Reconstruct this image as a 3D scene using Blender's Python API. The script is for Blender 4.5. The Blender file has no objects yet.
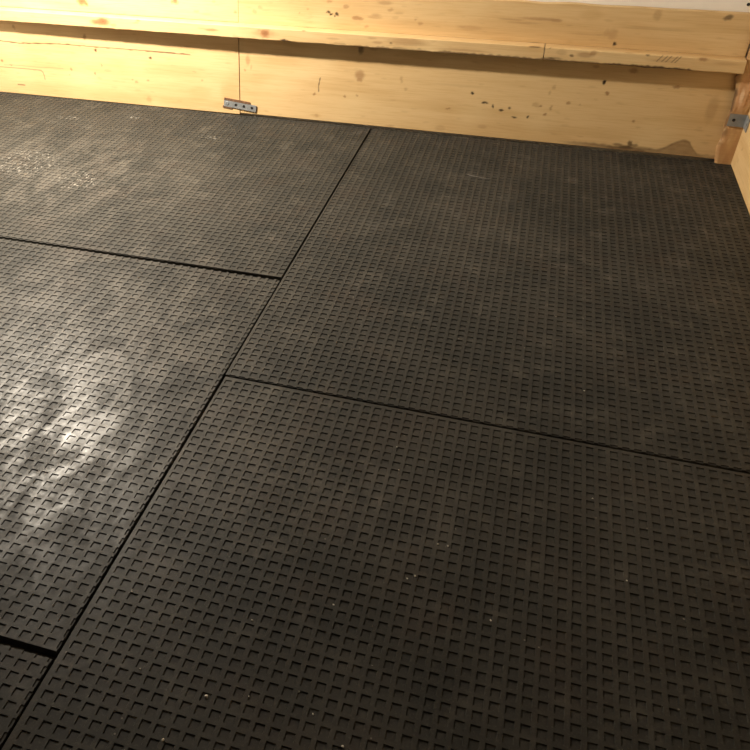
import bpy, bmesh, math, random
from mathutils import Vector, Matrix, noise

random.seed(7)
S = 0.0225          # one cell of the mat pattern, metres
MT = 0.018          # mat thickness
C = bpy.context.scene.collection
scene = bpy.context.scene


# ------------------------------------------------------------------ helpers
def link(name, me, mats=(), parent=None):
    o = bpy.data.objects.new(name, me)
    C.objects.link(o)
    for m in mats:
        me.materials.append(m)
    if parent:
        o.parent = parent
    return o


def tag(o, label, cat, group=None):
    o['label'] = label
    o['category'] = cat
    if group:
        o['group'] = group
    return o


def empty(name, loc, label, cat, group=None):
    o = bpy.data.objects.new(name, None)
    o.empty_display_size = 0.05
    o.location = loc
    C.objects.link(o)
    return tag(o, label, cat, group)


def structure(o):
    o['kind'] = 'structure'
    return o


def sm(a, b, x):
    if a == b:
        return 0.0 if x < a else 1.0
    t = max(0.0, min(1.0, (x - a) / (b - a)))
    return t * t * (3 - 2 * t)


def lerp(a, b, t):
    return tuple(a[i] + (b[i] - a[i]) * t for i in range(3))


# ------------------------------------------------------------------ materials
def new_mat(name):
    m = bpy.data.materials.new(name)
    m.use_nodes = True
    nt = m.node_tree
    return m, nt, nt.nodes['Principled BSDF']


def nd(nt, kind, **kw):
    n = nt.nodes.new(kind)
    for k, v in kw.items():
        if k.startswith('i_'):
            n.inputs[k[2:]].default_value = v
        else:
            setattr(n, k, v)
    return n


def math_node(nt, op, a, b=None, clamp=False):
    n = nt.nodes.new('ShaderNodeMath')
    n.operation = op
    n.use_clamp = clamp
    for i, v in enumerate((a, b)):
        if v is None:
            continue
        if isinstance(v, (int, float)):
            n.inputs[i].default_value = v
        else:
            nt.links.new(v, n.inputs[i])
    return n.outputs[0]


def ramp(nt, fac, lo, hi, clo=0.0, chi=1.0):
    n = nt.nodes.new('ShaderNodeMapRange')
    n.interpolation_type = 'SMOOTHSTEP'
    nt.links.new(fac, n.inputs[0])
    n.inputs[1].default_value = lo
    n.inputs[2].default_value = hi
    n.inputs[3].default_value = clo
    n.inputs[4].default_value = chi
    return n.outputs[0]


def mix(nt, fac, a, b):
    n = nt.nodes.new('ShaderNodeMix')
    n.data_type = 'RGBA'
    if isinstance(fac, (int, float)):
        n.inputs[0].default_value = fac
    else:
        nt.links.new(fac, n.inputs[0])
    for i, v in ((6, a), (7, b)):
        if isinstance(v, tuple):
            n.inputs[i].default_value = (*v, 1)
        else:
            nt.links.new(v, n.inputs[i])
    return n.outputs[2]


def tex(nt, vec, scale, detail=4, rough=0.55, dist=0.0):
    n = nd(nt, 'ShaderNodeTexNoise')
    n.inputs['Scale'].default_value = scale
    n.inputs['Detail'].default_value = detail
    n.inputs['Roughness'].default_value = rough
    n.inputs['Distortion'].default_value = dist
    nt.links.new(vec, n.inputs['Vector'])
    return n.outputs[0]


def mapping(nt, vec, loc=(0, 0, 0), rot=(0, 0, 0), scale=(1, 1, 1)):
    n = nd(nt, 'ShaderNodeMapping')
    n.inputs['Location'].default_value = loc
    n.inputs['Rotation'].default_value = rot
    n.inputs['Scale'].default_value = scale
    nt.links.new(vec, n.inputs['Vector'])
    return n.outputs[0]


def disc(nt, pos, cx, cy, rx, ry, rot=0.0, soft=0.6):
    """soft elliptical mask lying on the mat at world (cx, cy)"""
    m = mapping(nt, pos, scale=(1, 1, 0))
    s = nd(nt, 'ShaderNodeVectorMath', operation='SUBTRACT')
    nt.links.new(m, s.inputs[0])
    s.inputs[1].default_value = (cx, cy, 0)
    r = mapping(nt, s.outputs[0], rot=(0, 0, -rot))
    q = nd(nt, 'ShaderNodeVectorMath', operation='MULTIPLY')
    nt.links.new(r, q.inputs[0])
    q.inputs[1].default_value = (1 / rx, 1 / ry, 0)
    l = nd(nt, 'ShaderNodeVectorMath', operation='LENGTH')
    nt.links.new(q.outputs[0], l.inputs[0])
    return ramp(nt, l.outputs['Value'], 1 - soft, 1.0, 1.0, 0.0)


def rubber_material():
    m, nt, b = new_mat('ribbed_rubber')
    tc = nd(nt, 'ShaderNodeTexCoord')
    P = tc.outputs['Object']            # the mats stand at the world origin
    big = tex(nt, P, 3.2, 5, 0.6, 0.4)
    mid = tex(nt, P, 14, 5, 0.65, 0.3)
    smear = tex(nt, mapping(nt, P, rot=(0, 0, 0.16), scale=(2.0, 1, 1)), 8, 5, 0.62, 0.7)
    fine = tex(nt, P, 260, 3, 0.6)
    col = mix(nt, ramp(nt, big, 0.35, 0.68), RUB_A, RUB_B)
    hue = tex(nt, P, 7.5, 3, 0.5, 0.6)
    col = mix(nt, ramp(nt, hue, 0.5, 0.72, 0.0, 0.4), col, (0.046, 0.036, 0.0285))
    col = mix(nt, math_node(nt, 'MULTIPLY', ramp(nt, mid, 0.5, 0.78), 0.55), col, RUB_DUST)
    col = mix(nt, math_node(nt, 'MULTIPLY', ramp(nt, fine, 0.5, 0.75), 0.35), col, RUB_DUST)
    # trodden-in dust; the broad left discs also paint in lamplight
    for cx, cy, rx, ry, rot, k in DUST_AND_LIGHT:
        d = disc(nt, P, cx, cy, rx, ry, rot, 0.8)
        d = math_node(nt, 'MULTIPLY', d, ramp(nt, smear, 0.40, 0.66))
        col = mix(nt, math_node(nt, 'MULTIPLY', d, k), col, (0.20, 0.18, 0.155))
    # chalky scratches
    streak = tex(nt, mapping(nt, P, rot=(0, 0, -0.95), scale=(20, 9, 1)), 6.5, 4, 0.65, 0.8)
    for cx, cy, rx, ry, rot, k in SCUFF:
        d = disc(nt, P, cx, cy, rx, ry, rot, 0.55)
        d = math_node(nt, 'MULTIPLY', d, ramp(nt, streak, 0.55, 0.66))
        col = mix(nt, math_node(nt, 'MULTIPLY', d, k), col, (0.42, 0.39, 0.34))
    # specks of grit
    v = nd(nt, 'ShaderNodeTexVoronoi')
    v.inputs['Scale'].default_value = 46
    nt.links.new(P, v.inputs['Vector'])
    sp = ramp(nt, v.outputs['Distance'], 0.05, 0.10, 1.0, 0.0)
    wn = nd(nt, 'ShaderNodeSeparateColor')
    nt.links.new(v.outputs['Color'], wn.inputs[0])
    sp = math_node(nt, 'MULTIPLY', sp, ramp(nt, wn.outputs[0], 0.90, 0.94))
    col = mix(nt, math_node(nt, 'MULTIPLY', sp, 0.55), col, (0.30, 0.27, 0.23))
    nt.links.new(col, b.inputs['Base Color'])
    cell = tex(nt, P, 55, 3, 0.6)
    mid = math_node(nt, 'ADD', mid, math_node(nt, 'MULTIPLY', math_node(nt, 'SUBTRACT', cell, 0.5), 0.7))
    rg = math_node(nt, 'ADD', ramp(nt, smear, 0.32, 0.74, ROUGH_HI, ROUGH_LO), math_node(nt, 'MULTIPLY', math_node(nt, 'SUBTRACT', mid, 0.5), -0.25))
    # worn, polished patch; specular and haze raised where the lamp's highlight falls
    d = disc(nt, P, -0.30, -0.34, 0.36, 0.50, 0.2, 0.95)
    haze = math_node(nt, 'MULTIPLY', disc(nt, P, -0.38, -0.30, 0.8, 0.95, 0.2, 0.95), 0.20)
    d = math_node(nt, 'MULTIPLY', d, ramp(nt, math_node(nt, 'ADD', smear, math_node(nt, 'MULTIPLY', math_node(nt, 'SUBTRACT', cell, 0.5), 0.5)), 0.32, 0.74))
    nt.links.new(math_node(nt, 'ADD', math_node(nt, 'ADD', math_node(nt, 'MULTIPLY', d, 0.42), haze), SPEC), b.inputs['Specular IOR Level'])
    rg = math_node(nt, 'SUBTRACT', rg, math_node(nt, 'MULTIPLY', d, 0.05))
    nt.links.new(rg, b.inputs['Roughness'])
    bp = nd(nt, 'ShaderNodeBump', i_Strength=0.35, i_Distance=0.0012)
    h = math_node(nt, 'ADD', math_node(nt, 'MULTIPLY', fine, 0.4), mid)
    nt.links.new(h, bp.inputs['Height'])
    nt.links.new(bp.outputs[0], b.inputs['Normal'])
    return m


def wood_material():
    m, nt, b = new_mat('pine_board')
    a = nd(nt, 'ShaderNodeAttribute', attribute_name='Col')
    tc = nd(nt, 'ShaderNodeTexCoord')
    P = tc.outputs['Object']
    g = tex(nt, mapping(nt, P, scale=(3, 3, 90)), 3.0, 4, 0.6, 0.2)
    dark = nd(nt, 'ShaderNodeMix', data_type='RGBA', blend_type='MULTIPLY')
    nt.links.new(a.outputs['Color'], dark.inputs[6])
    dark.inputs[7].default_value = (0.86, 0.78, 0.66, 1)
    nt.links.new(ramp(nt, g, 0.42, 0.72, 0.0, 0.55), dark.inputs[0])
    nt.links.new(dark.outputs[2], b.inputs['Base Color'])
    b.inputs['Roughness'].default_value = 0.55
    b.inputs['Specular IOR Level'].default_value = 0.3
    bp = nd(nt, 'ShaderNodeBump', i_Strength=0.25, i_Distance=0.001)
    nt.links.new(g, bp.inputs['Height'])
    nt.links.new(bp.outputs[0], b.inputs['Normal'])
    return m


def plain(name, col, rough=0.6, metal=0.0, var=0.0, scale=20):
    m, nt, b = new_mat(name)
    b.inputs['Roughness'].default_value = rough
    b.inputs['Metallic'].default_value = metal
    tc = nd(nt, 'ShaderNodeTexCoord')
    n = tex(nt, tc.outputs['Object'], scale, 4, 0.6)
    nt.links.new(mix(nt, ramp(nt, n, 0.3, 0.7), tuple(c * (1 - var) for c in col), tuple(min(1, c * (1 + var)) for c in col)), b.inputs['Base Color'])
    bp = nd(nt, 'ShaderNodeBump', i_Strength=0.15, i_Distance=0.002)
    nt.links.new(n, bp.inputs['Height'])
    nt.links.new(bp.outputs[0], b.inputs['Normal'])
    return m


RUB_A = (0.0270, 0.0266, 0.0234)
RUB_B = (0.0430, 0.0402, 0.0342)
RUB_DUST = (0.098, 0.089, 0.075)
ROUGH_LO, ROUGH_HI, SPEC = 0.43, 0.58, 0.15
# centre x, y, radii, turn, strength (metres on the mats)
DUST_AND_LIGHT = [(-0.45, -0.05, 0.75, 0.8, 0.3, 0.3), (-0.36, -0.22, 0.36, 0.5, 0.3, 0.2), (-0.95, 0.95, 0.7, 0.55, 0.2, 0.22), (0.30, -0.28, 0.45, 0.18, -0.1, 0.22)]
SCUFF = [(-1.10, 1.00, 0.17, 0.17, 0.0, 0.5), (-0.85, 0.92, 0.10, 0.10, 0.3, 0.55), (-0.47, 0.02, 0.10, 0.16, 0.3, 0.45),
         (-1.18, 1.47, 0.06, 0.03, 0.1, 0.5), (-0.925, 1.545, 0.04, 0.02, 0.1, 0.8), (-0.56, 1.42, 0.10, 0.02, 0.0, 0.6),
         (-0.30, -0.33, 0.22, 0.2, 0.4, 0.35)]
M_RUB = rubber_material()
M_WOOD = wood_material()
M_WHITE = plain('white_plaster', (0.87, 0.82, 0.74), 0.75, 0, 0.03, 9)
M_CEIL = plain('dark_added_ceiling', (0.16, 0.12, 0.08), 0.8, 0, 0.2, 6)  # tone picked to limit bounce from the unseen ceiling
M_CONC = plain('concrete', (0.10, 0.088, 0.072), 0.9, 0, 0.25, 14)
M_STEEL = plain('galvanised_steel', (0.28, 0.288, 0.288), 0.5, 0.3, 0.12, 60)
M_RUST = plain('rusty_steel', (0.17, 0.088, 0.045), 0.75, 0.2, 0.4, 90)
M_SCREW = plain('screw_steel', (0.04, 0.037, 0.034), 0.5, 0.5, 0.2, 90)
M_CRUMB = plain('pale_crumb', (0.62, 0.58, 0.50), 0.8, 0, 0.15, 300)
M_STRAW = plain('pale_straw', (0.13, 0.12, 0.105), 0.8, 0, 0.2, 200)


# ------------------------------------------------------------------ rubber mats
REC = 0.67          # recess width, in cells
BEV = 0.035         # slope of the recess wall
DEP = 0.0019        # recess depth, metres


def mat_mesh(name, quad, pu, pv, whole):
    """quad: four corners (u, v) in cells, counter-clockwise seen from above after v -> -y.
    pu, pv: where a recess starts."""
    us = [q[0] for q in quad]
    vs = [q[1] for q in quad]

    def lines(p, lo, hi):
        i0 = math.floor(lo - p) - 1
        i1 = math.ceil(hi - p) + 1
        out = []
        for i in range(i0, i1):
            b = p + i
            out += [(b, 0), (b + BEV, 1), (b + REC - BEV, 1), (b + REC, 0)]
        return out
    U = lines(pu, min(us), max(us))
    V = lines(pv, min(vs), max(vs))
    verts = []
    for v, fv in V:
        for u, fu in U:
            x, y = u * S, -v * S
            z = MT + 0.0006 * noise.noise((x * 5, y * 5, 0.3)) - 0.0003
            # some edges were cut beside a rib: no sliver of a recess there
            if fu and fv and not (whole and (u < pu - 0.02 or v < pv - 0.02 and whole > 1)):
                z -= DEP * (1 + 0.25 * noise.noise((x * 37, y * 37, 4)))
            else:
                z += 0.00012 * noise.noise((x * 160, y * 160, 2))
            verts.append((x + 0.00025 * noise.noise((x * 90, y * 90, 7)), y + 0.00025 * noise.noise((x * 90, y * 90, 9)), z))
    n = len(U)
    faces = []
    for j in range(len(V) - 1):
        for i in range(n - 1):
            a = j * n + i
            faces.append((a + n, a + n + 1, a + 1, a))
    me = bpy.data.meshes.new(name)
    me.from_pydata(verts, [], faces)
    bm = bmesh.new()
    bm.from_mesh(me)
    pts = [Vector((q[0] * S, -q[1] * S, 0)) for q in quad]
    cen = sum(pts, Vector()) / 4
    sides = []
    for i in range(4):
        a, b = pts[i], pts[(i + 1) % 4]
        d = (b - a).normalized()
        nn = Vector((d.y, -d.x, 0))
        if nn.dot(cen - a) > 0:
            nn = -nn
        sides.append((a, nn))
        bmesh.ops.bisect_plane(bm, geom=bm.verts[:] + bm.edges[:] + bm.faces[:], dist=1e-6, plane_co=a, plane_no=nn, clear_outer=True)

    def push(vs, out, dz=None, z=None):
        for v in vs:
            best = max(sides, key=lambda s: (v.co - s[0]).dot(s[1]))
            hits = [s for s in sides if (v.co - s[0]).dot(s[1]) > (v.co - best[0]).dot(best[1]) - 2e-4]
            for a, nn in hits:
                v.co += nn * out
            if z is not None:
                v.co.z = z
            else:
                v.co.z += dz
    for out, dz, z in ((0.0006, -0.0007, None), (0.0, None, 0.0)):
        be = [e for e in bm.edges if e.is_boundary]
        r = bmesh.ops.extrude_edge_only(bm, edges=be)
        push([g for g in r['geom'] if isinstance(g, bmesh.types.BMVert)], out, dz, z)
    bmesh.ops.recalc_face_normals(bm, faces=bm.faces[:])
    bm.to_mesh(me)
    bm.free()
    return me


W_END = -1.685 / S
mats = [
    ([(-0.19, -0.50), (54.8, -0.36), (54.8, 73), (-0.72, 73)], 0.0, 0.0, 2,
     'black ribbed rubber floor mat in the foreground, largest in the picture'),
    ([(-0.31, -0.84), (0.0, W_END), (54.9, W_END), (54.9, -0.76)], 0.04, -1.96, 1,
     'black ribbed rubber floor mat reaching into the corner beside the wooden post'),
    ([(-38.7 - 36, -20.6), (-0.47, -20.72), (-0.73, 33.17), (-75, 33.5)], -1.86, 32.28, 0,
     'black ribbed rubber floor mat at left with the shiny dusty worn patch'),
    ([(-74.6, -21.0), (-0.52, -21.42), (-0.36, W_END), (-74.6, W_END + .3)], -2.25, -23.42, 0,
     'black ribbed rubber floor mat at back left below the steel strap'),
    ([(-75, 34.0), (-0.73, 33.80), (-0.76, 88), (-75, 88)], -2.94, 34.44, 0,
     'corner of a black ribbed rubber floor mat showing at the bottom left'),
]
for q, pu, pv, whole, lab in mats:
    o = link('rubber_mat', mat_mesh('rubber_mat', q, pu, pv, whole), [M_RUB])
    tag(o, lab, 'mat', 'ribbed rubber floor mats')


# ------------------------------------------------------------------ boards
PINE = (0.695, 0.485, 0.24)
PINE2 = (0.61, 0.40, 0.18)
PALE = (0.76, 0.57, 0.30)
KNOT = (0.26, 0.105, 0.04)
BARK = (0.075, 0.040, 0.018)
TAN = (0.36, 0.20, 0.085)
HOLE = (0.03, 0.016, 0.008)


def seg_dist(x, z, poly):
    best = 9.0
    for (x0, z0), (x1, z1) in zip(poly, poly[1:]):
        dx, dz = x1 - x0, z1 - z0
        t = max(0, min(1, ((x - x0) * dx + (z - z0) * dz) / (dx * dx + dz * dz)))
        best = min(best, math.hypot(x - x0 - t * dx, z - z0 - t * dz))
    return best


def wood_col(x, y, z, seed, spots, cracks, tint=0.0):
    n1 = noise.fractal((x * 1.6 + seed, y * 9, z * 16 + seed), 1.0, 2.0, 4)
    n2 = noise.noise((x * 3.1 + seed * 2, y * 40, z * 95))
    n3 = noise.noise((x * 5 + seed, y * 20, z * 7 - seed))
    c = lerp(PINE, PINE2, sm(-0.25, 0.75, n1 + 0.35 * n2) * 0.8 + tint)
    c = lerp(c, PALE, sm(0.0, 0.7, n3) * 0.5)
    # weathered flecks along the grain
    f = noise.noise((x * 26 + seed, y * 30, z * 120 + seed))
    c = lerp(c, TAN, sm(0.42, 0.75, f) * 0.22)
    wx = x + 0.004 * noise.noise((x * 60, z * 60, 11 + seed)) + 0.003 * noise.noise((x * 170, z * 170, seed))
    wz = z + 0.0025 * noise.noise((x * 60, z * 60, 31 + seed)) + 0.002 * noise.noise((x * 170, z * 170, 5 + seed))
    for sx, sz, rx, rz, col, k in spots:
        if abs(x - sx) > rx * 2.2 or abs(z - sz) > rz * 2.2:
            continue
        w = 1 + 0.35 * noise.noise((x * 90 + sx * 7, z * 90, sz * 31))
        q = 1.0 if max(rx, rz) < 0.017 else 0.3
        d = math.hypot((x + (wx - x) * q - sx) / rx, (z + (wz - z) * q - sz) / rz) * (1 + (w - 1) * q)
        c = lerp(c, col, (1 - sm(0.45, 1.2, d)) * k)
        if col is KNOT:
            ring = 0.5 + 0.5 * math.cos(d * 9)
            c = lerp(c, (0.40, 0.15, 0.06), (1 - sm(0.9, 1.7, d)) * 0.55)
            c = lerp(c, BARK, (1 - sm(0.3, 0.7, d)) * 0.5 * ring)
    for poly, w, k in cracks:
        d = seg_dist(x, z + 0.0015 * noise.noise((x * 40, 0, 3)), poly)
        c = lerp(c, BARK, (1 - sm(w * 0.45, w, d)) * k)
    return c


def board(name, x0, x1, z0, z1, yf, yb, seed, spots=(), cracks=(), res=0.0028, wavy_bottom=0.0, wavy_top=0.0, round_=0.002,
          zend=None, tint=0.0, extra=None, yaw=0.0, endcut=0.0):
    """horizontal plank: ring of points swept along x. Front face at y = yf, back at yb."""
    nz = max(3, int((z1 - z0) / res))
    ring = []
    r = round_
    for i in range(nz + 1):
        ring.append((0, r + (z1 - z0 - 2 * r) * i / nz))         # front, going up
    H = z1 - z0
    ring.append((r * 0.35, H - r * 0.3))
    nt_ = max(2, int((yb - yf) / (res * 2)))
    for i in range(nt_ + 1):
        ring.append((r + (yb - yf - r) * i / nt_, H))            # top, going back
    ring.append((yb - yf, 0))
    for i in range(nt_ + 1):
        ring.append((yb - yf - (yb - yf - r) * i / nt_, 0))      # underside, coming forward
    ring.append((r * 0.35, r * 0.3))
    nx = max(2, int((x1 - x0) / res))
    verts, cols = [], []
    K = len(ring)
    for ix in range(nx + 1):
        x = x0 + (x1 - x0) * ix / nx
        wb = wavy_bottom * (noise.noise((x * 14 + seed, 1, 0)) + 0.8 * noise.noise((x * 55 + seed, 2, 0)))
        wt = wavy_top * noise.noise((x * 10 + seed, 5, 0))
        for dy, h in ring:
            t = h / H
            z = z0 + h + wb * max(0, 1 - h / 0.012) + wt * t
            y = yf + dy + yaw * (x - x1)
            xx = x + endcut * (0.5 - t) * (1 if ix in (0, nx) else 0)
            verts.append((xx, y, z))
            zu = z + max(0.0, dy - 0.001) if h > H * 0.5 and dy < yb - yf - 0.001 else z     # stains run over the edge
            c = wood_col(x, y, zu, seed, spots, cracks, tint)
            if extra:
                c = extra(x, y, z, c)
            cols.append((*c, 1))
    faces = []
    for ix in range(nx):
        for k in range(K):
            a, b2 = ix * K + k, ix * K + (k + 1) % K
            faces.append((a, a + K, b2 + K, b2))
    faces.append(tuple(range(K)))
    faces.append(tuple(nx * K + k for k in reversed(range(K))))
    me = bpy.data.meshes.new(name)
    me.from_pydata(verts, [], faces)
    at = me.color_attributes.new('Col', 'FLOAT_COLOR', 'POINT')
    at.data.foreach_set('color', [c for q in cols for c in q])
    bm = bmesh.new()
    bm.from_mesh(me)
    bmesh.ops.recalc_face_normals(bm, faces=bm.faces[:])
    bm.to_mesh(me)
    bm.free()
    return link(name, me, [M_WOOD])


RAIL_B, RAIL_T = 0.3215, 0.3635
YF = 1.69
# lower boards
ll_spots = [(-1.142, .222, .006, .006, BARK, .9), (-.903, .209, .008, .006, BARK, .95), (-.926, .046, .011, .014, TAN, .9),
            (-.93, .05, .03, .02, PINE2, .6), (-1.585, .151, .006, .005, KNOT, .6), (-1.545, .137, .008, .003, TAN, .8),
            (-1.263, .139, .005, .007, TAN, .8), (-1.154, .131, .004, .006, TAN, .8), (-1.275, .118, .005, .003, TAN, .7),
            (-1.123, .166, .003, .006, TAN, .7), (-.973, .11, .007, .005, TAN, .55), (-.924, .122, .007, .005, TAN, .7),
            (-.99, .12, .004, .003, TAN, .7), (-1.184, .27, .009, .013, TAN, .8), (-1.5, .29, .009, .01, TAN, .6),
            (-.60, .045, .06, .02, PINE2, .5), (-.575, .10, .042, .055, (0.66, 0.40, 0.18), .7), (-.70, .09, .05, .03, PINE2, .5),
            (-1.3, .05, .3, .035, PINE2, .55), (-.69, .14, .006, .004, TAN, .6), (-.72, .17, .01, .003, TAN, .4)]
ll_cr = [([(-1.75, .240), (-1.582, .232), (-1.488, .228), (-1.302, .237), (-1.144, .236), (-.947, .236), (-.736, .234)], .0028, .85),
         ([(-1.75, .128), (-1.606, .125), (-1.485, .126), (-1.405, .124), (-1.396, .115), (-1.392, .088)], .0022, .65),
         ([(-1.528, .057), (-1.494, .057)], .003, .7), ([(-1.58, .135), (-1.3, .139)], .002, .3)]
lr_spots = [(-.064, .208, .021, .020, TAN, .72), (-.064, .19, .012, .008, TAN, .6), (-.236, .124, .006, .006, TAN, .9), (-.116, .126, .006, .005, TAN, .9),
            (-.07, .132, .006, .004, TAN, .7), (-.222, .042, .009, .007, TAN, .95), (-.222, .042, .02, .01, PINE2, .6),
            (-.5, .23, .010, .022, TAN, .55), (-.512, .192, .005, .006, TAN, .7), (-.487, .205, .004, .012, TAN, .4),
            (-.066, .297, .013, .016, BARK, .65), (-.02, .303, .02, .006, TAN, .4),
            (.347, .177, .006, .0055, HOLE, 1), (.397, .147, .013, .0035, HOLE, .9), (.426, .137, .005, .009, HOLE, .9),
            (.456, .126, .012, .0035, HOLE, .9), (.483, .135, .006, .005, HOLE, .85), (.505, .105, .009, .0035, HOLE, .9),
            (.552, .111, .005, .006, HOLE, .9), (.589, .152, .006, .004, TAN, .9), (.624, .148, .006, .012, TAN, .6), (.608, .125, .006, .005, TAN, .9),
            (.27, .114, .010, .003, TAN, .9), (.677, .17, .008, .006, TAN, .8), (.57, .155, .012, .008, TAN, .4), (.715, .17, .004, .004, TAN, .6),
            (.777, .251, .006, .009, HOLE, 1), (.795, .215, .007, .007, TAN, .95), (.902, .128, .006, .005, TAN, .8), (1.006, .253, .014, .005, TAN, .8),
            (.74, .30, .012, .006, TAN, .5), (.86, .295, .016, .012, TAN, .7), (.62, .22, .008, .01, TAN, .4), (.61, .20, .006, .008, TAN, .4),
            (.25, .04, .022, .012, TAN, .3), (.4, .06, .02, .008, TAN, .35), (.0, .15, .1, .01, PINE2, .5), (.3, .20, .1, .006, TAN, .15),
            (.9, .034, .030, .009, HOLE, .9), (.945, .028, .022, .007, HOLE, .8), (.907, .050, .010, .012, BARK, .8), (.87, .042, .02, .006, BARK, .6), (.925, .045, .015, .006, BARK, .6), (.86, .03, .03, .006, BARK, .6),
            (.09, .205, .006, .012, TAN, .4), (.11, .17, .008, .006, TAN, .4), (.065, .03, .02, .005, TAN, .4), (1.13, .19, .02, .05, TAN, .35)]
lr_cr = [([(-.214, .185), (-.219, .155), (-.218, .135)], .0028, .75)]


def wane(x, y, z, c):
    """bruised, barky strip along the lower right edge with a ragged upper rim"""
    e = 0.036 + 0.006 * noise.noise((x * 11, 3, 1)) + 0.003 * noise.noise((x * 60, 3, 1)) + 0.042 * sm(0.99, 1.075, x) * (1 - sm(1.10, 1.135, x + 0.2 * z + 0.01 * noise.noise((x * 30, 4, z * 60))))
    k = sm(0.64, 0.80, x) * (1 - sm(1.10, 1.16, x) * 0.4)
    mott = 0.5 + 0.5 * noise.fractal((x * 35, 2, z * 70), 1.0, 2.0, 3)
    inside = 1 - sm(e - 0.006, e + 0.003, z)
    c = lerp(c, (0.255, 0.155, 0.072), inside * k * (0.5 + 0.35 * mott))
    rim = sm(e - 0.010, e - 0.001, z) * (1 - sm(e - 0.001, e + 0.006, z))
    return lerp(c, (0.13, 0.075, 0.035), rim * k * (0.25 + 0.55 * mott))


bl = board('lower_board', -1.99, -0.5365, 0.018, 0.316, YF - 0.001, YF + 0.026, 3.1, ll_spots, ll_cr, yaw=0.009)
tag(bl, 'pale pine kickboard along the mats, left of the steel strap, with a long crack', 'board', 'lower wall boards')
br = board('lower_board', -0.533, 1.236, 0.0235, 0.316, YF, YF + 0.026, 8.7, lr_spots, lr_cr, extra=wane)
tag(br, 'pine kickboard along the mats, right of the steel strap, with a round brown knot', 'board', 'lower wall boards')

# upper boards
ul_spots = [(-1.179, .402, .016, .012, KNOT, .75), (-1.16, .395, .007, .006, KNOT, .7), (-.786, .428, .011, .012, KNOT, .55),
            (-1.5, .42, .012, .006, TAN, .4), (-.66, .385, .025, .004, TAN, .3), (-.70, .392, .012, .005, TAN, .4),
            (-.545, .398, .008, .006, TAN, .6), (-.63, .43, .01, .006, TAN, .3)]
ur_spots = [(-.194, .419, .008, .005, HOLE, .95), (-.183, .413, .008, .004, HOLE, .95), (-.161, .414, .009, .006, HOLE, .9), (-.17, .406, .003, .003, HOLE, .8),
            (-.091, .405, .019, .008, TAN, .8), (-.072, .402, .014, .005, TAN, .6), (-.024, .412, .03, .007, TAN, .4), (-.02, .42, .02, .005, TAN, .4), (-.13, .44, .014, .007, TAN, .6), (-.05, .380, .012, .005, TAN, .5),
            (-.19, .455, .012, .006, TAN, .5), (.008, .46, .03, .007, TAN, .5), (.03, .44, .012, .006, TAN, .5), (.06, .43, .02, .005, TAN, .3), (.137, .40, .012, .006, TAN, .5), (.12, .412, .006, .004, TAN, .5),
            (-.47, .405, .012, .010, TAN, .35), (-.45, .42, .01, .006, TAN, .35), (-.30, .41, .003, .003, HOLE, .5), (-.27, .425, .006, .003, TAN, .5),
            (.308, .396, .05, .009, TAN, .35), (.532, .439, .075, .006, TAN, .55), (.44, .432, .05, .004, TAN, .4), (.49, .424, .06, .004, TAN, .35), (.585, .437, .022, .006, TAN, .6),
            (.78, .376, .007, .008, HOLE, .95), (.768, .405, .018, .022, TAN, .3), (.75, .41, .01, .015, TAN, .25), (.889, .472, .014, .02, TAN, .4), (1.095, .476, .016, .010, BARK, .7),
            (.9, .43, .12, .006, TAN, .25), (.70, .40, .08, .004, TAN, .2), (.69, .46, .04, .02, PINE2, .6), (-.35, .38, .1, .004, PALE, .5)]
u1 = board('upper_board', -1.99, -0.5355, 0.3635, 0.489, YF, YF + 0.026, 5.5, ul_spots, (), tint=-0.05, wavy_top=0.002, round_=0.0009)
tag(u1, 'pale pine board above the ledge at left, with a reddish knot', 'board', 'upper wall boards')
u2 = board('upper_board', -0.5340, 1.176, 0.3625, 0.489, YF, YF + 0.026, 12.2, ur_spots, (), wavy_top=0.003, round_=0.0009)
tag(u2, 'pine board above the ledge at right, directly under the white wall', 'board', 'upper wall boards')

# projecting rails (ledge)
rl_spots = [(-1.071, .346, .022, .013, KNOT, .8), (-1.10, .342, .02, .008, KNOT, .45), (-1.03, .336, .015, .006, TAN, .5), (-.922, .357, .010, .006, TAN, .8), (-.93, .349, .014, .003, TAN, .5),
            (-.626, .343, .032, .006, TAN, .7), (-.665, .346, .02, .004, TAN, .4), (-.416, .344, .015, .012, KNOT, .9), (-.416, .344, .05, .016, TAN, .35),
            (-.345, .325, .014, .0045, HOLE, .95), (-.325, .322, .010, .004, HOLE, .95), (.108, .348, .075, .014, TAN, .5), (.0, .34, .02, .005, TAN, .5),
            (-.27, .363, .01, .003, BARK, .6), (.532, .3615, .022, .003, BARK, .75), (.05, .34, .006, .004, BARK, .6), (-.16, .342, .03, .004, TAN, .4), (.3, .335, .1, .005, TAN, .4), (-.02, .353, .02, .004, TAN, .4)]
rr_spots = [(.695, .347, .03, .010, TAN, .6), (.72, .354, .012, .01, TAN, .6), (.655, .341, .006, .004, BARK, .7), (.885, .361, .008, .004, BARK, .75), (.83, .364, .02, .003, TAN, .7), (1.049, .360, .016, .008, TAN, .85),
            (.62, .35, .02, .01, TAN, .3), (1.02, .325, .006, .004, BARK, .8), (.60, .33, .03, .004, BARK, .5), (1.12, .35, .04, .006, TAN, .3), (.93, .345, .05, .004, TAN, .3)]
rr_cr = [([(x_, .362), (x_ - .014, .343)], .0022, .6) for x_ in (.93, .945, .957, .975, .985)] + [([(.585, .363), (.58, .36)], .002, .5)]


def burr(x, y, z, c):
    e = 0.3268 + 0.006 * noise.noise((x * 18, 2, 6)) + 0.004 * noise.noise((x * 70, 2, 6))
    k = sm(-0.1, 0.25, noise.noise((x * 4, 8, 1)) + 0.15) * sm(-0.4, 0.2, x)
    return lerp(c, BARK, (1 - sm(e - .002, e + .002, z)) * k * 0.9)


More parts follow.
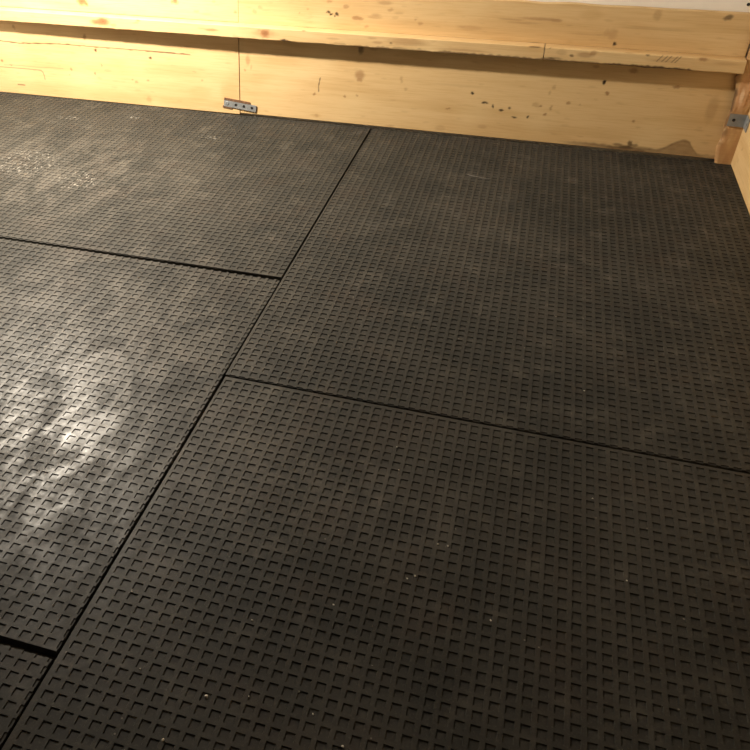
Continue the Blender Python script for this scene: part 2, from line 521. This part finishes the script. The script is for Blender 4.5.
r1 = board('ledge_rail', -1.99, 0.5635, RAIL_B, RAIL_T - 0.0010, 1.640, YF, 21.4, rl_spots, (), wavy_bottom=0.0020, tint=0.12, extra=burr, res=0.0026, endcut=0.0015)
tag(r1, 'long pine rail forming the ledge, left of its dark butt joint', 'rail', 'ledge rails')
r2 = board('ledge_rail', 0.5660, 1.176, RAIL_B, RAIL_T - 0.0010, 1.640, YF, 31.9, rr_spots, rr_cr, wavy_bottom=0.0020, tint=0.15, extra=burr, res=0.0026, endcut=0.0015, round_=0.003)
tag(r2, 'short pine rail forming the ledge between its butt joint and the corner', 'rail', 'ledge rails')

# board along the right-hand wall (built along x, then turned through 90 degrees)
rb_spots = [(.10, .10, .006, .006, TAN, .7), (.2, .2, .01, .008, TAN, .5), (.33, .12, .012, .01, TAN, .4), (.9, .2, .02, .02, KNOT, .7), (.07, .05, .02, .03, PINE2, .5)]
rb = board('side_board', 0.0, 3.0, 0.0185, 0.335, 0, 0.03, 44.0, rb_spots, (), res=0.006)
rb.matrix_world = Matrix.Translation((1.236, 1.69, 0)) @ Matrix.Rotation(-math.pi / 2, 4, 'Z')
tag(rb, 'pine kickboard running along the right-hand wall from the corner post', 'board')


# waney corner post
def post():
    # (x of the waney left edge, z)
    edge = [(.018, 1.185), (.04, 1.182), (.067, 1.176), (.085, 1.178), (.099, 1.182), (.126, 1.1815), (.145, 1.178), (.16, 1.1775), (.185, 1.180), (.203, 1.1815),
            (.235, 1.179), (.269, 1.1755), (.285, 1.170), (.296, 1.1665), (.306, 1.167), (.315, 1.1715), (.322, 1.1775), (.36, 1.1785), (.52, 1.178)]

    def ex(z):
        for (z0, x0), (z1, x1) in zip(edge, edge[1:]):
            if z <= z1:
                return x0 + (x1 - x0) * (z - z0) / (z1 - z0)
        return edge[-1][1]
    yf, yb, xr = 1.666, 1.6895, 1.2355
    nz, nx = 170, 22
    verts, cols = [], []
    for iz in range(nz + 1):
        z = 0.018 + (0.502) * iz / nz
        xl = ex(z) + 0.0012 * noise.noise((z * 90, 3, 3))
        ring = [(xl + 0.004, yb), (xl + 0.001, yb - 0.010)]
        for i in range(nx + 1):
            t = i / nx
            w = 0.006 * max(0, 1 - t * 4) ** 2
            bump = 0.0022 * noise.fractal((t * 2.5, z * 24, 5), 1.0, 2.0, 3) * sm(0.07, 0.2, z)
            ring.append((xl + (xr - xl) * t, yf + w + bump))
        ring.append((xr, yb))
        for k, (x, y) in enumerate(ring):
            verts.append((x, y, z))
            t = max(0, (x - xl) / (xr - xl))
            n = noise.fractal((x * 30, 1, z * 9), 1.0, 2.0, 4)
            c = lerp((0.60, 0.375, 0.17), (0.50, 0.28, 0.125), sm(-0.4, 0.5, n))
            ed = sm(0.30, 0.05, t + 0.25 * noise.noise((x * 60, 0, z * 34))) * (1 - sm(.17, .22, z) * 0.6)
            c = lerp(c, (0.23, 0.125, 0.05), ed * 0.8 * sm(0.065, 0.10, z))
            # pale torn fibres on the wane, smooth brown bark knob near the ledge
            pal = sm(0.15, 0.5, noise.noise((x * 95, 4, z * 30)) + 0.1) * sm(.085, .10, z) * (1 - sm(.135, .15, z))
            c = lerp(c, (0.72, 0.50, 0.27), pal * (1 - t))
            knob = (1 - sm(.8, 1.15, math.hypot((x - 1.208) / .026, (z - .265) / .062)))
            c = lerp(c, (0.66, 0.39, 0.21), knob * 0.85)
            crk = sm(0.16, 0.06, t + 0.1 * noise.noise((x * 50, 0, z * 60))) * sm(.185, .20, z) * (1 - sm(.262, .275, z))
            c = lerp(c, BARK, crk * 0.75)
            c = lerp(c, (0.86, 0.62, 0.40), (1 - sm(.6, 1.1, math.hypot((x - 1.200 + (z - .25) * .1) / .0075, (z - .246) / .032))) * 0.9)  # pale highlight painted down the knob
            cols.append((*c, 1))
    K = len(ring)
    faces = [(iz * K + k, iz * K + (k + 1) % K, (iz + 1) * K + (k + 1) % K, (iz + 1) * K + k) for iz in range(nz) for k in range(K)]
    faces.append(tuple(reversed(range(K))))
    faces.append(tuple(nz * K + k for k in range(K)))
    me = bpy.data.meshes.new('corner_post')
    me.from_pydata(verts, [], faces)
    at = me.color_attributes.new('Col', 'FLOAT_COLOR', 'POINT')
    at.data.foreach_set('color', [c for q in cols for c in q])
    bm = bmesh.new()
    bm.from_mesh(me)
    bmesh.ops.recalc_face_normals(bm, faces=bm.faces[:])
    bm.to_mesh(me)
    bm.free()
    o = link('corner_post', me, [M_WOOD])
    tag(o, 'rough waney-edged wooden post standing in the corner on the mat', 'post')


post()


# ------------------------------------------------------------------ steel fittings
def plate_mesh(name, cells, h, th, r, corner=0.0):
    """flat strip of square cells in the XZ plane, each (x0, x1, hole) with a round hole or none; front at y = 0, back at y = th"""
    bm = bmesh.new()
    N = 16
    for x0, x1, hole in cells:
        cx = (x0 + x1) / 2
        per = []
        for k in range(N):
            a = 2 * math.pi * k / N + math.pi / N
            ca, sa = math.cos(a), math.sin(a)
            t = min((x1 - x0) / 2 / max(abs(ca), 1e-6), h / 2 / max(abs(sa), 1e-6))
            per.append((cx + ca * t, sa * t, ca, sa))
        # keep square corners
        for sx in (-1, 1):
            for sz in (-1, 1):
                k = min(range(N), key=lambda i: math.hypot(per[i][0] - (cx + sx * (x1 - x0) / 2), per[i][1] - sz * h / 2))
                per[k] = (cx + sx * (x1 - x0) / 2, sz * h / 2, per[k][2], per[k][3])
        of = [bm.verts.new((p[0], 0, p[1])) for p in per]
        ob = [bm.verts.new((p[0], th, p[1])) for p in per]
        if hole:
            jf = [bm.verts.new((cx + r * p[2], 0, r * p[3])) for p in per]
            jb = [bm.verts.new((cx + r * p[2], th, r * p[3])) for p in per]
        for k in range(N):
            l = (k + 1) % N
            bm.faces.new((of[k], of[l], ob[l], ob[k]))
            if hole:
                bm.faces.new((of[k], of[l], jf[l], jf[k]))
                bm.faces.new((ob[k], ob[l], jb[l], jb[k]))
                bm.faces.new((jf[k], jf[l], jb[l], jb[k]))
        if not hole:
            bm.faces.new(of)
            bm.faces.new(ob)
    bmesh.ops.remove_doubles(bm, verts=bm.verts[:], dist=1e-5)
    bmesh.ops.recalc_face_normals(bm, faces=bm.faces[:])
    me = bpy.data.meshes.new(name)
    bm.to_mesh(me)
    bm.free()
    return me


def screw_mesh(name, r, h):
    """round screw head with a cross recess, axis along -y"""
    bm = bmesh.new()
    rings = [(r, 0), (r, h * 0.4), (r * 0.8, h * 0.85), (r * 0.45, h), (r * 0.38, h * 0.6)]
    N = 16
    prev = None
    for rr, y in rings:
        cur = [bm.verts.new((rr * math.cos(2 * math.pi * k / N), -y, rr * math.sin(2 * math.pi * k / N))) for k in range(N)]
        if prev:
            for k in range(N):
                bm.faces.new((prev[k], prev[(k + 1) % N], cur[(k + 1) % N], cur[k]))
        prev = cur
    bm.faces.new(prev)
    bmesh.ops.recalc_face_normals(bm, faces=bm.faces[:])
    me = bpy.data.meshes.new(name)
    bm.to_mesh(me)
    bm.free()
    return me


yb_ = YF - 0.0035
strap = empty('steel_strap', (-0.5345, yb_, 0.0535), 'perforated grey steel strap screwed across the joint of the two lower boards', 'bracket')
strap.rotation_euler = (0, math.radians(5.5), 0)
w = 0.0335
p = link('strap_plate', plate_mesh('strap_plate', [(-.066, -.066 + w, False), (-.066 + w, -.066 + 2 * w, True), (-.066 + 2 * w, -.066 + 3 * w, True), (-.066 + 3 * w, .068, True)], 0.025, 0.003, 0.0062), [M_STEEL], strap)
p['label'] = 'grey perforated plate'
p.location = (0, -0.0015, 0)
for k in (1, 2, 3):
    sc = link('screw', screw_mesh('screw', 0.0052, 0.0015), [M_SCREW], strap)
    sc.location = (-.066 + w * (k + .5) if k < 3 else (-.066 + 3 * w + .068) / 2, 0.0012, 0)
    sc['label'] = 'dark screw in a hole'
sc = link('screw', screw_mesh('screw', 0.0075, 0.002), [M_STEEL], strap)
sc.location = (-.052, -0.0015, 0.001)
rt = link('rusty_backing', plate_mesh('rusty_backing', [(-.066, -.03, False), (-.03, .005, False), (.005, .040, False)], 0.009, 0.004, 0.002), [M_RUST], strap)
rt.location = (0, -0.0015, 0.0165)
rt['label'] = 'rusty brown edge behind the plate'
rt2 = link('rusty_backing', plate_mesh('rusty_backing', [(-.068, -.055, False), (-.055, -.03, False)], 0.007, 0.004, 0.002), [M_RUST], strap)
rt2.location = (-0.002, -0.0012, -0.0145)

ab = empty('angle_bracket', (1.2355, 1.6625, 0.168), 'small grey steel angle bracket joining the corner post to the side board', 'bracket')
f1 = link('flange', plate_mesh('flange', [(-.052, -.020, True), (-.020, 0, False)], 0.041, 0.0025, 0.0058), [M_STEEL], ab)
f1.location = (0, -0.001, 0.001)
f2 = link('flange', plate_mesh('flange', [(0, .018, False), (.018, .05, True)], 0.041, 0.0025, 0.0052), [M_STEEL], ab)
f2.rotation_euler = (0, 0, -math.pi / 2)
f2.location = (-0.0025, -0.001, 0.001)
sc = link('screw', screw_mesh('screw', 0.005, 0.0012), [M_SCREW], ab)
sc.location = (-.036, 0.0012, 0.001)
sc['label'] = 'dark screw in the left hole'

nail = link('nail', screw_mesh('nail', 0.005, 0.002), [M_SCREW])
nail.location = (1.144, 1.7195, 0.511)
tag(nail, 'dark nail head in the white wall above the right end of the upper board', 'nail')


# ------------------------------------------------------------------ bits lying on the mats
def crumb_mesh(name, r, sd):
    bm = bmesh.new()
    bmesh.ops.create_icosphere(bm, subdivisions=2, radius=r)
    for v in bm.verts:
        k = 1 + 0.55 * noise.noise((v.co.x / r * 1.3 + sd, v.co.y / r * 1.3, v.co.z / r * 1.3))
        v.co = Vector((v.co.x * k * 1.15, v.co.y * k * 0.9, v.co.z * k * 0.6))
    lo = min(v.co.z for v in bm.verts)
    for v in bm.verts:
        v.co.z -= lo
    me = bpy.data.meshes.new(name)
    bm.to_mesh(me)
    bm.free()
    return me


from mathutils.bvhtree import BVHTree
deps = bpy.context.evaluated_depsgraph_get()
trees = [BVHTree.FromObject(o, deps) for o in C.objects if o.name.startswith('rubber_mat')]


def top(x, y):
    z = 0.0
    for t in trees:
        h = t.ray_cast(Vector((x, y, 0.1)), Vector((0, 0, -1)))
        if h[0] is not None:
            z = max(z, h[0].z)
    return z


CR = [(.233, -.748, 1.6), (.199, -.831, 1.3), (.374, -.531, 1.3), (.361, -.699, .9), (.62, -.484, 1.0), (.518, -.348, 1.1), (.535, -.348, 1.1), (.479, -.44, 1.0), (.491, -.432, 1.2),
      (.293, -.729, .8), (.256, -.6, .9), (.829, -.336, 1.0), (.405, -.114, .9), (.42, -.18, .9), (.048, -.606, .8), (.121, -.736, .9), (.39, -.728, .9), (.442, -.764, 1.1), (.777, -.148, .9)]
for i, (x, y, k) in enumerate(CR):
    o = link('crumb', crumb_mesh('crumb', 0.0016 * k, i * 3.7), [M_CRUMB])
    o.location = (x, y, top(x, y) - 0.0001)
    o.rotation_euler.z = i * 1.3
    tag(o, 'tiny pale crumb lying on the large foreground mat', 'crumb', 'pale crumbs on the foreground mat')
o = link('crumb', crumb_mesh('crumb', 0.0016, 99), [M_CRUMB])
o.location = (.762, .191, top(.762, .191) - 0.0001)
tag(o, 'tiny pale crumb lying on the back right mat near its front seam', 'crumb')


def straw_mesh(name, pts, r):
    bm = bmesh.new()
    prev = None
    N = 8
    for i, q in enumerate(pts):
        q = Vector(q)
        d = (Vector(pts[min(i + 1, len(pts) - 1)]) - Vector(pts[max(i - 1, 0)])).normalized()
        s = d.cross(Vector((0, 0, 1))).normalized()
        u = s.cross(d)
        cur = [bm.verts.new(q + s * (r * math.cos(2 * math.pi * k / N)) + u * (0.55 * r * math.sin(2 * math.pi * k / N))) for k in range(N)]
        if prev:
            for k in range(N):
                bm.faces.new((prev[k], prev[(k + 1) % N], cur[(k + 1) % N], cur[k]))
        else:
            bm.faces.new(list(reversed(cur)))
        prev = cur
    bm.faces.new(prev)
    bmesh.ops.recalc_face_normals(bm, faces=bm.faces[:])
    me = bpy.data.meshes.new(name)
    bm.to_mesh(me)
    bm.free()
    return me


st = link('straw_scrap', straw_mesh('straw_scrap', [(-.045, .010, .001), (-.025, .0, .0016), (0, -.004, .0016), (.02, -.010, .0016), (.034, -.006, .001)], 0.0018), [M_STRAW])
st.location = (.435, 1.318, MT)
tag(st, 'pale wisp of straw lying on the back right mat near the wall', 'straw')


# ------------------------------------------------------------------ setting
def slab(name, lo, hi, mat):
    bm = bmesh.new()
    bmesh.ops.create_cube(bm, size=1)
    for v in bm.verts:
        v.co = Vector([(lo[i] + hi[i]) / 2 + v.co[i] * (hi[i] - lo[i]) for i in range(3)])
    me = bpy.data.meshes.new(name)
    bm.to_mesh(me)
    bm.free()
    return structure(link(name, me, [mat]))


slab('floor', (-2.4, -2.6, -0.1), (1.36, 1.82, 0.0), M_CONC)
slab('wall_back', (-2.4, 1.72, 0.0), (1.36, 1.82, 2.3), M_WHITE)
slab('wall_right', (1.270, -2.6, 0.0), (1.36, 1.72, 2.3), M_WHITE)

slab('bounce_wall_left', (-2.1, -2.6, 0.0), (-2.0, 1.72, 2.3), M_WHITE)  # unseen wall, added near the lamp to bounce fill onto the left
slab('added_ceiling', (-2.5, -2.6, 2.3), (1.46, 1.82, 2.4), M_CEIL)  # unseen, added for lamp bounce and kept dark to hold it down

# ------------------------------------------------------------------ light
ld = bpy.data.lights.new('stable_lamp', 'AREA')
ld.energy = 83
ld.color = (1.0, 0.90, 0.755)
ld.shape = 'DISK'
ld.size = 0.10
lo_ = bpy.data.objects.new('stable_lamp', ld)
lo_.location = (-1.21, 0.92, 1.32)
lo_.rotation_euler = Vector((0.22, 0.42, -1)).to_track_quat('-Z', 'Y').to_euler()
C.objects.link(lo_)

wd = bpy.data.worlds.new('dim_room')
scene.world = wd
wd.use_nodes = True
bg = wd.node_tree.nodes['Background']
bg.inputs[0].default_value = (1.0, 0.85, 0.66, 1)
bg.inputs[1].default_value = 0.02

# ------------------------------------------------------------------ camera
cd = bpy.data.cameras.new('camera')
cd.sensor_width = 36
cd.sensor_fit = 'HORIZONTAL'
cd.lens = 822.84 / 750 * 36
cd.shift_x = 125 / 750
cd.clip_start = 0.02
cam = bpy.data.objects.new('camera', cd)
right = Vector((0.9507, 0.3098, -0.0120))
down = Vector((0.1739, -0.5647, -0.8067))
fwd = Vector((-0.2567, 0.7649, -0.5908)).normalized()
right = (right - fwd * right.dot(fwd)).normalized()
up = right.cross(fwd)
cam.matrix_world = Matrix(((right.x, up.x, -fwd.x, 0.5235), (right.y, up.y, -fwd.y, -1.3889), (right.z, up.z, -fwd.z, 1.1158), (0, 0, 0, 1)))
C.objects.link(cam)
scene.camera = cam

vs_ = scene.view_settings
vs_.view_transform = 'Standard'
vs_.look = 'None'
vs_.gamma = 1
vs_.use_curve_mapping = False
vs_.exposure = 0.0
